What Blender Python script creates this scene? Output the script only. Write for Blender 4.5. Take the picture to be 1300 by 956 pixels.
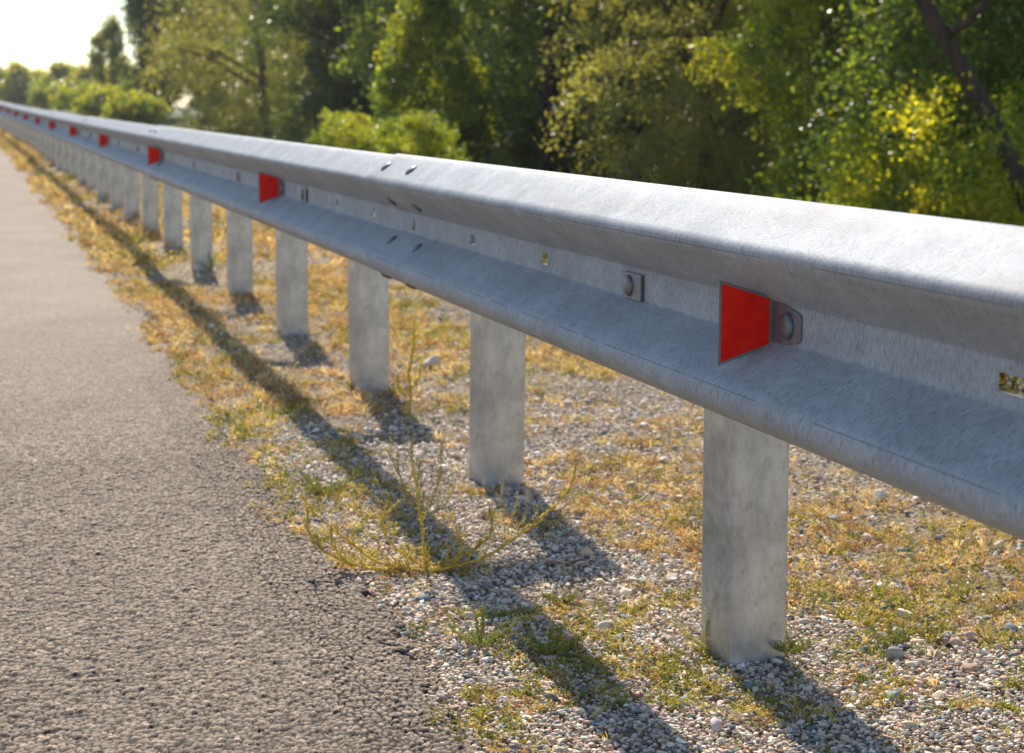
import bpy, math, random
import numpy as np
from mathutils import Vector, Matrix

R = math.radians
rng = np.random.default_rng(7)
random.seed(7)
scene = bpy.context.scene
for o in list(bpy.data.objects):
    bpy.data.objects.remove(o)
COL = scene.collection

# ------------------------------------------------------------------ camera
CAM_H, PITCH, YAW, ROLL, FPX = 0.9283, 0.13386, 0.29665, 0.00433, 2195.5
cam_d = bpy.data.cameras.new('camera')
cam = bpy.data.objects.new('camera', cam_d)
COL.objects.link(cam)
fw = Vector((math.sin(YAW) * math.cos(PITCH), math.cos(YAW) * math.cos(PITCH), -math.sin(PITCH)))
rt = Vector((math.cos(YAW), -math.sin(YAW), 0))
up = rt.cross(fw)
cr, sr = math.cos(ROLL), math.sin(ROLL)
rt2 = rt * cr + up * sr
up2 = up * cr - rt * sr
m = Matrix((rt2, up2, -fw)).transposed().to_4x4()
m.translation = (0, 0, CAM_H)
cam.matrix_world = m
cam_d.sensor_width = 36
cam_d.lens = FPX / 1300 * 36
cam_d.shift_y = -(478 - 433.5) / 1300
cam_d.clip_start = 0.02
cam_d.clip_end = 6000
cam_d.dof.use_dof = True
cam_d.dof.focus_distance = 2.65
cam_d.dof.aperture_fstop = 7.5
scene.camera = cam

# ------------------------------------------------------------------ light
SUN_EL, SUN_AZ = R(39.5), R(4.6)        # azimuth from +Y towards +X
world = bpy.data.worlds.new('World')
scene.world = world
world.use_nodes = True
wn = world.node_tree
sky = wn.nodes.new('ShaderNodeTexSky')
sky.sky_type = 'NISHITA'
sky.sun_disc = False
sky.sun_elevation = SUN_EL
sky.sun_rotation = SUN_AZ
sky.altitude = 100
sky.air_density = 1.0
sky.dust_density = .25
sky.ozone_density = 1.0
wn.links.new(sky.outputs['Color'], wn.nodes['Background'].inputs['Color'])
wn.nodes['Background'].inputs['Strength'].default_value = 0.115
sun_d = bpy.data.lights.new('sun', 'SUN')
sun_d.energy = 5.0
sun_d.angle = R(0.53)
sun_d.color = (1.0, 0.90, 0.76)
sun = bpy.data.objects.new('sun', sun_d)
COL.objects.link(sun)
sd = Vector((math.sin(SUN_AZ) * math.cos(SUN_EL), math.cos(SUN_AZ) * math.cos(SUN_EL), math.sin(SUN_EL)))
sun.rotation_euler = sd.to_track_quat('Z', 'Y').to_euler()
sun.location = (5, 20, 20)
scene.view_settings.view_transform = 'Standard'
scene.view_settings.look = 'None'
scene.view_settings.gamma = 1.0
scene.view_settings.exposure = 0.36
scene.render.engine = 'CYCLES'

# ------------------------------------------------------------------ helpers
KX, KZ, TM = -0.00031, 0.00014, 70.0


def warp(x, y):
    """the road bends gently left and climbs slightly with distance"""
    t = np.maximum(y - 2.0, 0.0)
    tc = np.minimum(t, TM)
    dx = KX * tc * tc + 2 * KX * TM * (t - tc)
    u = np.maximum(t - TM, 0.0)
    dz = KZ * tc * tc + 2 * KZ * TM * 12 * (1 - np.exp(-u / 12))
    return x + dx, dz


def wpt(x, y, z=0.0):
    a, b = warp(np.float64(x), np.float64(y))
    return Vector((float(a), float(y), float(z + b)))


def hash2(ix, iy, s=0):
    n = (ix.astype(np.int64) * 374761393 + iy.astype(np.int64) * 668265263 + s * 974711 + 1013904223) & 0xffffffff
    n = ((n ^ (n >> 13)) * 1274126177) & 0xffffffff
    n = ((n ^ (n >> 16)) * 2246822519) & 0xffffffff
    n = n ^ (n >> 15)
    return (n & 0xffffff) / float(0x1000000)


def vnoise(x, y, s=0):
    ix = np.floor(x); iy = np.floor(y)
    fx = x - ix; fy = y - iy
    fx = fx * fx * (3 - 2 * fx); fy = fy * fy * (3 - 2 * fy)
    a = hash2(ix, iy, s); b = hash2(ix + 1, iy, s); c = hash2(ix, iy + 1, s); d = hash2(ix + 1, iy + 1, s)
    return (a * (1 - fx) + b * fx) * (1 - fy) + (c * (1 - fx) + d * fx) * fy


def fbm(x, y, s=0, o=3):
    r = 0; a = .5; t = 0
    for i in range(o):
        r = r + a * vnoise(x * 2 ** i, y * 2 ** i, s + i * 17); t += a; a *= .5
    return r / t


def mesh_np(name, verts, faces, mat, cols=None, parent=None, smooth=False):
    verts = np.asarray(verts, np.float32).reshape(-1, 3)
    faces = np.asarray(faces, np.int32)
    k = faces.shape[1]
    me = bpy.data.meshes.new(name)
    me.vertices.add(len(verts)); me.vertices.foreach_set('co', verts.ravel())
    me.loops.add(faces.size); me.loops.foreach_set('vertex_index', faces.ravel())
    me.polygons.add(len(faces))
    me.polygons.foreach_set('loop_start', np.arange(0, faces.size, k, dtype=np.int32))
    me.polygons.foreach_set('loop_total', np.full(len(faces), k, np.int32))
    if smooth:
        me.polygons.foreach_set('use_smooth', np.ones(len(faces), bool))
    me.update(calc_edges=True)
    if cols is not None:
        ca = me.color_attributes.new('tint', 'FLOAT_COLOR', 'POINT')
        c4 = np.ones((len(verts), 4), np.float32); c4[:, :3] = cols
        ca.data.foreach_set('color', c4.ravel())
    me.materials.append(mat)
    o = bpy.data.objects.new(name, me)
    COL.objects.link(o)
    if parent is not None:
        o.parent = parent
    return o


def mesh_py(name, verts, faces, mat, parent=None, smooth=False):
    me = bpy.data.meshes.new(name)
    me.from_pydata([tuple(v) for v in verts], [], faces)
    me.update()
    if smooth:
        me.polygons.foreach_set('use_smooth', np.ones(len(me.polygons), bool))
    me.materials.append(mat)
    o = bpy.data.objects.new(name, me)
    COL.objects.link(o)
    if parent is not None:
        o.parent = parent
    return o


def tag(o, label=None, cat=None, group=None, kind=None):
    if label: o['label'] = label
    if cat: o['category'] = cat
    if group: o['group'] = group
    if kind: o['kind'] = kind
    return o


def empty(name, loc):
    o = bpy.data.objects.new(name, None)
    o.empty_display_size = .1
    o.location = loc
    COL.objects.link(o)
    return o


def copy_tree(o, parent=None):
    c = o.copy(); COL.objects.link(c)
    if parent is not None: c.parent = parent
    for ch in list(o.children):
        copy_tree(ch, c)
    return c


def rand_rot(n, tilt=None):
    """n random rotation matrices; tilt limits the lean of the local z axis"""
    a = rng.uniform(0, 2 * np.pi, n)
    if tilt is None:
        th = np.arccos(rng.uniform(-1, 1, n))
    else:
        th = np.abs(rng.normal(0, tilt, n))
    ph = rng.uniform(0, 2 * np.pi, n)
    ca, sa = np.cos(a), np.sin(a)
    Z = np.zeros((n, 3, 3)); Z[:, 0, 0] = ca; Z[:, 0, 1] = -sa; Z[:, 1, 0] = sa; Z[:, 1, 1] = ca; Z[:, 2, 2] = 1
    ax = np.stack([np.cos(ph), np.sin(ph), np.zeros(n)], 1)
    K = np.zeros((n, 3, 3))
    K[:, 0, 2] = ax[:, 1]; K[:, 1, 2] = -ax[:, 0]; K[:, 2, 0] = -ax[:, 1]; K[:, 2, 1] = ax[:, 0]
    I = np.eye(3)[None]
    T = I + np.sin(th)[:, None, None] * K + (1 - np.cos(th))[:, None, None] * (K @ K)
    return T @ Z


def scatter(tv, tf, pos, rot, scl):
    """copies of a template as one vertex / face array"""
    n = len(pos)
    scl = np.asarray(scl)
    if scl.ndim == 1: scl = np.repeat(scl[:, None], 3, 1)
    v = tv[None] * scl[:, None, :]
    v = np.einsum('nij,nkj->nki', rot, v) + pos[:, None, :]
    f = tf[None] + (np.arange(n) * len(tv))[:, None, None]
    return v.reshape(-1, 3), f.reshape(-1, tf.shape[1])


# ------------------------------------------------------------------ materials
def new_mat(name):
    mt = bpy.data.materials.new(name); mt.use_nodes = True
    nt = mt.node_tree
    return mt, nt, nt.nodes['Principled BSDF']


def N(nt, t, **kw):
    n = nt.nodes.new(t)
    for k, v in kw.items():
        if k.startswith('i_'):
            n.inputs[int(k[2:])].default_value = v
        else:
            setattr(n, k, v)
    return n


def noise(nt, scale, detail=4, rough=.5, vec=None):
    n = nt.nodes.new('ShaderNodeTexNoise')
    n.inputs['Scale'].default_value = scale
    n.inputs['Detail'].default_value = detail
    n.inputs['Roughness'].default_value = rough
    if vec is not None: nt.links.new(vec, n.inputs['Vector'])
    return n


def ramp(nt, fac, stops):
    r = nt.nodes.new('ShaderNodeValToRGB')
    while len(r.color_ramp.elements) < len(stops): r.color_ramp.elements.new(.5)
    for e, (p, c) in zip(r.color_ramp.elements, stops):
        e.position = p; e.color = (*c, 1) if len(c) == 3 else c
    nt.links.new(fac, r.inputs[0])
    return r


def mapping(nt, scale=(1, 1, 1), rot=(0, 0, 0), src='Object'):
    tc = nt.nodes.new('ShaderNodeTexCoord')
    mp = nt.nodes.new('ShaderNodeMapping')
    mp.inputs['Scale'].default_value = scale
    mp.inputs['Rotation'].default_value = rot
    nt.links.new(tc.outputs[src], mp.inputs['Vector'])
    return mp.outputs[0]


def bump(nt, h, strength, dist, bs):
    b = nt.nodes.new('ShaderNodeBump')
    b.inputs['Strength'].default_value = strength
    b.inputs['Distance'].default_value = dist
    nt.links.new(h, b.inputs['Height'])
    nt.links.new(b.outputs[0], bs.inputs['Normal'])
    return b


def mixc(nt, fac, a, b, mode='MIX'):
    mx = nt.nodes.new('ShaderNodeMix'); mx.data_type = 'RGBA'; mx.blend_type = mode
    for sock, v in ((mx.inputs[0], fac), (mx.inputs[6], a), (mx.inputs[7], b)):
        if isinstance(v, (int, float)): sock.default_value = v
        elif isinstance(v, tuple): sock.default_value = (*v, 1)
        else: nt.links.new(v, sock)
    return mx.outputs[2]


def mat_galv(name, base=(.60, .605, .61), metallic=.8, rough=.42, mottled=.5, uv=False, spec=.5, bmp=.45):
    mt, nt, bs = new_mat(name)
    bs.inputs['Specular IOR Level'].default_value = spec
    if uv:       # u runs along the beam, v round its profile, both in metres
        v1 = mapping(nt, (270, 85, 1), (0, 0, R(28)), 'UV')
        v1b = mapping(nt, (26, 9, 1), (0, 0, R(20)), 'UV')
        v2 = mapping(nt, (1, 1, 1), src='UV')
    else:
        v1 = mapping(nt, (70, 70, 45)); v1b = mapping(nt, (16, 16, 9)); v2 = mapping(nt)
    n1 = noise(nt, 1.0, 5, .68, v1)
    n1b = noise(nt, 1.0, 4, .6, v1b)
    n2 = noise(nt, 7, 6, .65, v2)
    n3 = noise(nt, 300, 3, .6, v2)
    sc = lambda k: tuple(min(1, (k if uv else 1 + (k - 1) * .45) * b) for b in base)
    c1 = ramp(nt, n1.outputs[0], [(.32, sc(.42)), (.44, sc(.92)), (.66, sc(1.22))])
    c2 = ramp(nt, n2.outputs[0], [(.32, (1 - .4 * mottled, 1 - .39 * mottled, 1 - .37 * mottled)), (.62, (1, 1, 1))])
    c3 = ramp(nt, n1b.outputs[0], [(.3, (.92, .925, .93)), (.7, (1.05, 1.05, 1.05))])
    c = mixc(nt, 1.0, c1.outputs[0], c2.outputs[0], 'MULTIPLY')
    c = mixc(nt, 1.0, c, c3.outputs[0], 'MULTIPLY')
    if uv:
        g1 = noise(nt, 1.0, 6, .7, mapping(nt, (3.2, 16, 1), (0, 0, R(-8)), 'UV'))
        gm = ramp(nt, g1.outputs[0], [(.50, (0, 0, 0)), (.68, (1, 1, 1))])
        g2 = N(nt, 'ShaderNodeMath', operation='MULTIPLY'); nt.links.new(gm.outputs[0], g2.inputs[0]); g2.inputs[1].default_value = .32
        c = mixc(nt, g2.outputs[0], c, (.27, .25, .23))
        # broken roll-forming scratches along the lower ridge and the upper one
        sx = N(nt, 'ShaderNodeSeparateXYZ'); nt.links.new(v2, sx.inputs[0])
        nl = noise(nt, 5.5, 2, .5, mapping(nt, (1, .01, 1), src='UV'))
        msk = None
        for v0, wd, th in ((V_LOW, .0007, .47), (V_UP + .004, .0008, .44)):
            d = N(nt, 'ShaderNodeMath', operation='SUBTRACT'); nt.links.new(sx.outputs[1], d.inputs[0]); d.inputs[1].default_value = v0
            ab = N(nt, 'ShaderNodeMath', operation='ABSOLUTE'); nt.links.new(d.outputs[0], ab.inputs[0])
            lt = N(nt, 'ShaderNodeMath', operation='LESS_THAN'); nt.links.new(ab.outputs[0], lt.inputs[0]); lt.inputs[1].default_value = wd
            g = N(nt, 'ShaderNodeMath', operation='GREATER_THAN'); nt.links.new(nl.outputs[0], g.inputs[0]); g.inputs[1].default_value = th
            ml = N(nt, 'ShaderNodeMath', operation='MULTIPLY'); nt.links.new(lt.outputs[0], ml.inputs[0]); nt.links.new(g.outputs[0], ml.inputs[1])
            if msk is None: msk = ml
            else:
                mx = N(nt, 'ShaderNodeMath', operation='MAXIMUM'); nt.links.new(msk.outputs[0], mx.inputs[0]); nt.links.new(ml.outputs[0], mx.inputs[1]); msk = mx
        m6 = N(nt, 'ShaderNodeMath', operation='MULTIPLY'); nt.links.new(msk.outputs[0], m6.inputs[0]); m6.inputs[1].default_value = .55
        c = mixc(nt, m6.outputs[0], c, (.10, .12, .15))
    nt.links.new(c, bs.inputs['Base Color'])
    bs.inputs['Metallic'].default_value = metallic
    rr = ramp(nt, n1.outputs[0], [(.25, (rough - .05,) * 3), (.75, (rough + .16,) * 3)])
    nt.links.new(rr.outputs[0], bs.inputs['Roughness'])
    ad = N(nt, 'ShaderNodeMath', operation='MULTIPLY_ADD')
    nt.links.new(n1.outputs[0], ad.inputs[0]); ad.inputs[1].default_value = 1.5; nt.links.new(n3.outputs[0], ad.inputs[2])
    bump(nt, ad.outputs[0], bmp, .0011, bs)
    return mt


# outline of the W beam: distance towards the road, height above the valley centre
half = [(0, 0.0105), (0, .024), (.0010, .0272), (.0045, .0306), (.0090, .0340), (.0680, .0800), (.0735, .0842), (.0785, .0895), (.0815, .0965),
        (.0822, .1040), (.0808, .1115), (.0770, .1185), (.0700, .1245), (.0600, .1300), (.0250, .1480), (.0120, .1550), (.0040, .1590), (-.0010, .1600), (-.0050, .1580)]
upper = half[:5] + [(.0600, .0765), (.0680, .0832), (.0745, .0888), (.0785, .0932), (.0808, .0980), (.0808, .1030), (.0785, .1070), (.0740, .1105),
                    (.0680, .1148), (.0620, .1192), (.0320, .1412), (.0160, .1525), (.0060, .1580), (-.0005, .1600), (-.0050, .1582)]
prof = [(d, -h * .965) for d, h in reversed(half)] + [(d, h * 1.012) for d, h in upper]
prof = np.array(prof)
arc = np.concatenate([[0], np.cumsum(np.hypot(*np.diff(prof, axis=0).T))])
V_LOW = float(arc[int(np.argmin(np.abs(prof[:len(half), 1] + .0895 * .965)))]) - .002
V_UP = float(arc[len(half) + int(np.argmin(np.abs(prof[len(half):, 1] - .0945)))])

M = {}
M['rail'] = mat_galv('rail_zinc', base=(.43, .46, .50), metallic=.15, rough=.50, uv=True, spec=.02, bmp=.6, mottled=.55)
M['post'] = mat_galv('post_zinc', base=(.66, .645, .63), metallic=.5, rough=.34, mottled=1.2)
M['bolt'] = mat_galv('bolt_zinc', base=(.20, .21, .23), metallic=.7, rough=.40)
M['plate'] = mat_galv('plate_zinc', base=(.24, .245, .26), metallic=.6, rough=.45)

mt, nt, bs = new_mat('red_reflective')
v = mapping(nt)
nz = noise(nt, 60, 4, .6, v)
cc = ramp(nt, nz.outputs[0], [(.3, (.78, .008, .004)), (.7, (.95, .018, .006))])
dn = noise(nt, 28, 5, .7, v)
dm = ramp(nt, dn.outputs[0], [(.55, (0, 0, 0)), (.8, (.35, .35, .35))])
cq = cc.outputs[0]
cq = mixc(nt, dm.outputs[0], cq, (.30, .14, .10))
nt.links.new(cq, bs.inputs['Base Color'])
bs.inputs['Roughness'].default_value = .38
bs.inputs['Specular IOR Level'].default_value = .15
M['red'] = mt


def mat_tint(name, rough=.8, spec=.2, transl=0.0, tboost=(1.5, 1.45, .5), var=.25, nscale=400):
    mt, nt, bs = new_mat(name)
    at = N(nt, 'ShaderNodeAttribute', attribute_name='tint')
    nz = noise(nt, nscale, 3, .6, mapping(nt))
    vr = ramp(nt, nz.outputs[0], [(.25, (1 - var,) * 3), (.75, (1 + var * .6,) * 3)])
    c = mixc(nt, 1.0, at.outputs['Color'], vr.outputs[0], 'MULTIPLY')
    nt.links.new(c, bs.inputs['Base Color'])
    bs.inputs['Roughness'].default_value = rough
    bs.inputs['Specular IOR Level'].default_value = spec
    if transl > 0:
        tr = nt.nodes.new('ShaderNodeBsdfTranslucent')
        tc = mixc(nt, 1.0, c, tboost, 'MULTIPLY')
        nt.links.new(tc, tr.inputs['Color'])
        mx = nt.nodes.new('ShaderNodeMixShader'); mx.inputs[0].default_value = transl
        nt.links.new(bs.outputs[0], mx.inputs[1]); nt.links.new(tr.outputs[0], mx.inputs[2])
        nt.links.new(mx.outputs[0], nt.nodes['Material Output'].inputs['Surface'])
    return mt


M['stone'] = mat_tint('crushed_stone', .75, .3, 0, var=.18, nscale=260)
M['leaf'] = mat_tint('tree_leaf', .36, .6, .55, tboost=(2.5, 2.4, .7), var=.1, nscale=3)
M['herb'] = mat_tint('herb_leaf', .7, .25, .4, tboost=(1.6, 1.4, .7), var=.1, nscale=20)

mt, nt, bs = new_mat('bark')
v = mapping(nt, (1, 1, .25))
n1 = noise(nt, 14, 6, .7, v)
c = ramp(nt, n1.outputs[0], [(.3, (.035, .022, .016)), (.7, (.13, .08, .055))])
nt.links.new(c.outputs[0], bs.inputs['Base Color']); bs.inputs['Roughness'].default_value = .9
bump(nt, n1.outputs[0], .8, .03, bs)
M['bark'] = mt

# asphalt: stones lie in the real relief near the camera, bump further off
mt, nt, bs = new_mat('asphalt')
v = mapping(nt)
at = N(nt, 'ShaderNodeAttribute', attribute_name='tint')
n1 = noise(nt, 1.6, 5, .6, v)
n2 = noise(nt, 260, 3, .7, v)
vo = N(nt, 'ShaderNodeTexVoronoi', feature='F1'); vo.inputs['Scale'].default_value = 85; nt.links.new(v, vo.inputs['Vector'])
sep = N(nt, 'ShaderNodeSeparateColor'); nt.links.new(vo.outputs['Color'], sep.inputs[0])
cs = ramp(nt, sep.outputs[0], [(.0, (.72, .71, .70)), (.55, (.95, .94, .93)), (.9, (1.15, 1.12, 1.08)), (1., (1.5, 1.45, 1.4))])
c0 = mixc(nt, 1.0, at.outputs['Color'], cs.outputs[0], 'MULTIPLY')
cb = ramp(nt, n1.outputs[0], [(.3, (.80, .79, .78)), (.7, (1.12, 1.10, 1.07))])
c1 = mixc(nt, 1.0, c0, cb.outputs[0], 'MULTIPLY')
c2 = ramp(nt, n2.outputs[0], [(.3, (.75, .75, .75)), (.7, (1.15, 1.15, 1.15))])
c3 = mixc(nt, 1.0, c1, c2.outputs[0], 'MULTIPLY')
nt.links.new(c3, bs.inputs['Base Color']); bs.inputs['Roughness'].default_value = .85
bs.inputs['Specular IOR Level'].default_value = .3
bump(nt, vo.outputs['Distance'], -.5, .004, bs).invert = False
M['asphalt'] = mt

mt, nt, bs = new_mat('soil')
v = mapping(nt)
n1 = noise(nt, 3.0, 6, .65, v); n2 = noise(nt, 90, 5, .7, v); n3 = noise(nt, .25, 4, .6, v)
c = ramp(nt, n1.outputs[0], [(.3, (.36, .26, .18)), (.5, (.50, .38, .28)), (.72, (.60, .48, .37))])
g = ramp(nt, n3.outputs[0], [(.4, (.30, .25, .10)), (.6, (.34, .27, .17))])
cc = mixc(nt, .45, c.outputs[0], g.outputs[0])
d = ramp(nt, n2.outputs[0], [(.3, (.6, .6, .6)), (.7, (1.2, 1.2, 1.2))])
c = mixc(nt, 1.0, cc, d.outputs[0], 'MULTIPLY')
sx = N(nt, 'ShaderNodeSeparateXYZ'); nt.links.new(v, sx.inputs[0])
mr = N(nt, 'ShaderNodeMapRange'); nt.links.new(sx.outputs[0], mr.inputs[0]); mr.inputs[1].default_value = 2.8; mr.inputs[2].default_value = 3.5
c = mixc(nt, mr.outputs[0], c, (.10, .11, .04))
nt.links.new(c, bs.inputs['Base Color']); bs.inputs['Roughness'].default_value = .95
bump(nt, n2.outputs[0], .9, .012, bs)
M['soil'] = mt

# ------------------------------------------------------------------ ground sheet
def lines(*segs):
    out = []
    for a, b, n in segs:
        out.append(np.linspace(a, b, n, endpoint=False))
    out.append([segs[-1][1]])
    return np.concatenate(out)


def geo(a, b, n):
    return np.geomspace(a, b, n)


def grid(xs, ys):
    X, Y = np.meshgrid(xs, ys)
    nx, ny = len(xs), len(ys)
    i = np.arange(nx * ny).reshape(ny, nx)
    f = np.stack([i[:-1, :-1], i[:-1, 1:], i[1:, 1:], i[1:, :-1]], -1).reshape(-1, 4)
    return X, Y, f


def ground_z(x, y):
    """shoulder and verge relief relative to the road"""
    z = -.012 * np.clip((x - .70) / .5, 0, 1)
    z = z + (fbm(x * 2.3, y * 2.3, 3) - .5) * .035 * np.clip((x - .75) / .6, 0, 1)
    z = z + (fbm(x * 11, y * 11, 9, 2) - .5) * .010 * np.clip((x - .62) / .3, 0, 1)
    z = z - .30 * np.clip((x - 3.2) / 4, 0, 1)
    return z


xs = np.concatenate([-geo(3000, 8, 24), np.linspace(-7.9, .4, 12), np.linspace(.5, 4, 88), geo(4.1, 3000, 50)])
ys = np.concatenate([-geo(300, 2, 8), np.linspace(-1, 2, 10), np.linspace(2.05, 9, 174), geo(9.1, 110, 110), geo(118, 4000, 26)])
X, Y, f = grid(xs, ys)
Z = ground_z(X, Y) * (Y < 400) - .004 - .03 * ((X < .3) & (X > -7.2))
wx, wz = warp(X, Y)
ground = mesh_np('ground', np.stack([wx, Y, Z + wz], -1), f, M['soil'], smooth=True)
tag(ground, kind='structure')


# ------------------------------------------------------------------ road
def worley(x, y, s, seed=0):
    """distance to nearest cell point, to the second one, and the id of the nearest"""
    gx, gy = x / s, y / s
    ix, iy = np.floor(gx), np.floor(gy)
    d1 = np.full(x.shape, 9.); d2 = np.full(x.shape, 9.); idn = np.zeros(x.shape)
    for a in (-1, 0, 1):
        for b in (-1, 0, 1):
            cx, cy = ix + a, iy + b
            px = cx + hash2(cx, cy, seed); py = cy + hash2(cx, cy, seed + 5)
            d = np.hypot(gx - px, gy - py)
            h = hash2(cx, cy, seed + 11)
            nearer = d < d1
            d2 = np.where(nearer, d1, np.minimum(d2, d))
            idn = np.where(nearer, h, idn); d1 = np.where(nearer, d, d1)
    return d1, d2, idn


def road_edge(y):
    return .69 - .05 * np.clip((y - 3) / 3, 0, 1) + .04 * np.clip((y - 5) / 3, 0, 1) + (fbm(y * 1.7, y * 0 + 3.1, 21, 4) - .5) * .14 + (vnoise(y * 23, y * 0, 5) - .5) * .035 + (vnoise(y * 70, y * 0, 6) - .5) * .02


fx = np.linspace(-.18, 1, 330)            # last stretch is squeezed into the ragged edge
ys = np.concatenate([np.linspace(-6, 2.0, 20), np.linspace(2.03, 4.6, 860), geo(4.603, 9, 760), geo(9.02, 12, 60), geo(12.2, 90, 110), geo(96, 1500, 24)])
cx = np.concatenate([np.linspace(-7, -.9, 12), np.linspace(-.8, -.62, 4), np.linspace(-.6, -.1845, 92)])
E = road_edge(ys)
Xr = np.concatenate([np.repeat(cx[None], len(ys), 0), fx[None] * 0 + np.where(fx[None] < .5, fx[None] , .5 + (fx[None] - .5) / .5 * (E[:, None] - .5))], 1)
Yr = np.repeat(ys[:, None], Xr.shape[1], 1)
nx, ny = Xr.shape[1], len(ys)
i = np.arange(nx * ny).reshape(ny, nx)
f = np.stack([i[:-1, :-1], i[:-1, 1:], i[1:, 1:], i[1:, :-1]], -1).reshape(-1, 4)
jx = Xr + (vnoise(Xr * 90, Yr * 90, 2) - .5) * .006
jy = Yr + (vnoise(Xr * 90, Yr * 90, 4) - .5) * .006
d1, d2, idn = worley(jx, jy, .0115, 3)
edge = np.clip((d2 - d1) / .42, 0, 1)
hgt = np.sqrt(edge) * (.45 + .75 * idn)
d1b, d2b, idb = worley(jx + 5, jy, .006, 8)
hgt = hgt * .82 + np.sqrt(np.clip((d2b - d1b) / .4, 0, 1)) * .18
near = np.clip((8.6 - Yr) / 4.0, 0, 1) * (Yr > 2) * np.clip((Xr + .55) / .35, 0, 1)
amp = .0078 * near
Zr = .004 + amp * hgt + (fbm(Xr * 3, Yr * 3, 31, 3) - .5) * .006
Zr = Zr - .016 * np.clip((Xr - (E[:, None] - .025)) / .025, 0, 1) ** 2
light = np.array([.41, .335, .27]); dark = np.array([.045, .040, .037])
kk = (near * np.clip((edge - .30) / .5, 0, 1) * np.clip(hgt * 1.6, .25, 1) + (1 - near) * .69)[..., None]
ct = dark * (1 - kk) + light * kk * (.82 + .36 * idn[..., None] * near[..., None] + .18 * (1 - near[..., None]))
wx, wz = warp(Xr, Yr)
road = mesh_np('road', np.stack([wx, Yr, Zr + wz], -1), f, M['asphalt'], cols=ct.reshape(-1, 3), smooth=True)
tag(road, kind='structure')

# ------------------------------------------------------------------ guardrail
XL, ZV, S0, SP = 1.0150, .6466, 2.6030, 1.5          # valley plane, valley height, first post, post spacing
XP, PW, PD = 1.181, .111, .104                       # post: road-side face, width across, depth along
rail_root = empty('guardrail', (XL, 0, 0))
tag(rail_root, 'galvanised steel W-beam guardrail on posts with red reflectors running beside the road', 'guardrail')


def P(x, y, z):
    """world position on the bent road, expressed in the guardrail's own frame"""
    a, b = warp(np.float64(x), np.float64(y))
    return (float(a) - XL, float(y), float(z + b))


tg = np.gradient(prof, axis=0)
nrm = np.stack([tg[:, 1], -tg[:, 0]], 1); nrm /= np.linalg.norm(nrm, axis=1)[:, None]   # outwards: towards the road


def rail_surface(s, j, delta):
    d = prof[j, 0] + nrm[j, 0] * delta; h = prof[j, 1] + nrm[j, 1] * delta
    return P(XL - d, s, ZV + h)


hole_j = len(half) - 1                                 # strip between -.0105 and +.0105
SPL = S0 + SP                                          # a splice sits at the second post


def finish(o, th, off=-1, ang=35):
    md = o.modifiers.new('sheet', 'SOLIDIFY'); md.thickness = th; md.offset = off
    es = o.modifiers.new('edges', 'EDGE_SPLIT'); es.split_angle = R(ang)


def make_beam(k):
    a, b = SPL + 6 * k - .17, SPL + 6 * (k + 1) + .215
    cuts = []
    q = math.ceil((a - S0) / .5)
    while S0 + q * .5 < b:
        s = S0 + q * .5
        if q % 3:
            if abs(s - (S0 - .5)) < .01: pass           # reflector bolt fills this one
            elif abs(s - (S0 - 1.0)) < .01: cuts.append((1.497, 1.570))
            else: cuts.append((s - .021, s + .021))
        q += 1
    if k > 6: cuts = []
    sl = [a, b]
    for c in cuts: sl += [c[0], c[1]]
    step = .12 if k < 2 else .3
    sl += list(np.arange(a + step, b - step / 2, step))
    sl = sorted(sl)
    out = [sl[0]]
    for s in sl[1:]:
        iscut = any(abs(s - c) < 1e-6 for cc in cuts for c in cc)
        if s - out[-1] < .018 and not iscut and s != b: continue
        out.append(s)
    sl = out
    n = len(prof)
    V = []
    for s in sl:
        dl = .0045 * min(1, max(0, (s - a) / (b - a)))
        for j in range(n): V.append(rail_surface(s, j, dl))
    F = []
    for r in range(len(sl) - 1):
        mid = (sl[r] + sl[r + 1]) / 2
        ishole = any(c[0] < mid < c[1] for c in cuts)
        for j in range(n - 1):
            if ishole and j == hole_j: continue
            A = r * n + j
            F.append((A, A + 1, A + n + 1, A + n))
    o = mesh_py('rail_beam', V, F, M['rail'], rail_root, smooth=True)
    uvl = o.data.uv_layers.new(name='UVMap')
    li = np.zeros(len(o.data.loops), np.int32); o.data.loops.foreach_get('vertex_index', li)
    uvs = np.stack([np.array(sl)[li // n], arc[li % n]], 1).astype(np.float32)
    uvl.data.foreach_set('uv', uvs.ravel())
    finish(o, .0035, -1 if True else 1)
    return o


def dome(c, r, h, axis, up_, mat, name, parent, seg=20, flange=.0):
    """round bolt head: low dome on a short cylinder"""
    axis = Vector(axis).normalized(); u = Vector(up_); u = (u - axis * u.dot(axis)).normalized(); w = axis.cross(u)
    rings = [(r, -.002), (r, h * .22), (r * .97, h * .34), (r * .86, h * .62), (r * .64, h * .86), (r * .34, h * .98)]
    V = []
    for rr, hh in rings:
        for i in range(seg):
            a = 2 * math.pi * i / seg
            V.append(Vector(c) + u * (rr * math.cos(a)) + w * (rr * math.sin(a)) + axis * hh)
    V.append(Vector(c) + axis * h)
    F = [tuple(range(seg - 1, -1, -1))]
    for k in range(len(rings) - 1):
        for i in range(seg):
            j = (i + 1) % seg
            F.append((k * seg + i, k * seg + j, (k + 1) * seg + j, (k + 1) * seg + i))
    b = (len(rings) - 1) * seg
    for i in range(seg): F.append((b + i, b + (i + 1) % seg, len(V) - 1))
    o = mesh_py(name, V, F, mat, parent, smooth=True)
    es = o.modifiers.new('edges', 'EDGE_SPLIT'); es.split_angle = R(40)
    return o


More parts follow.
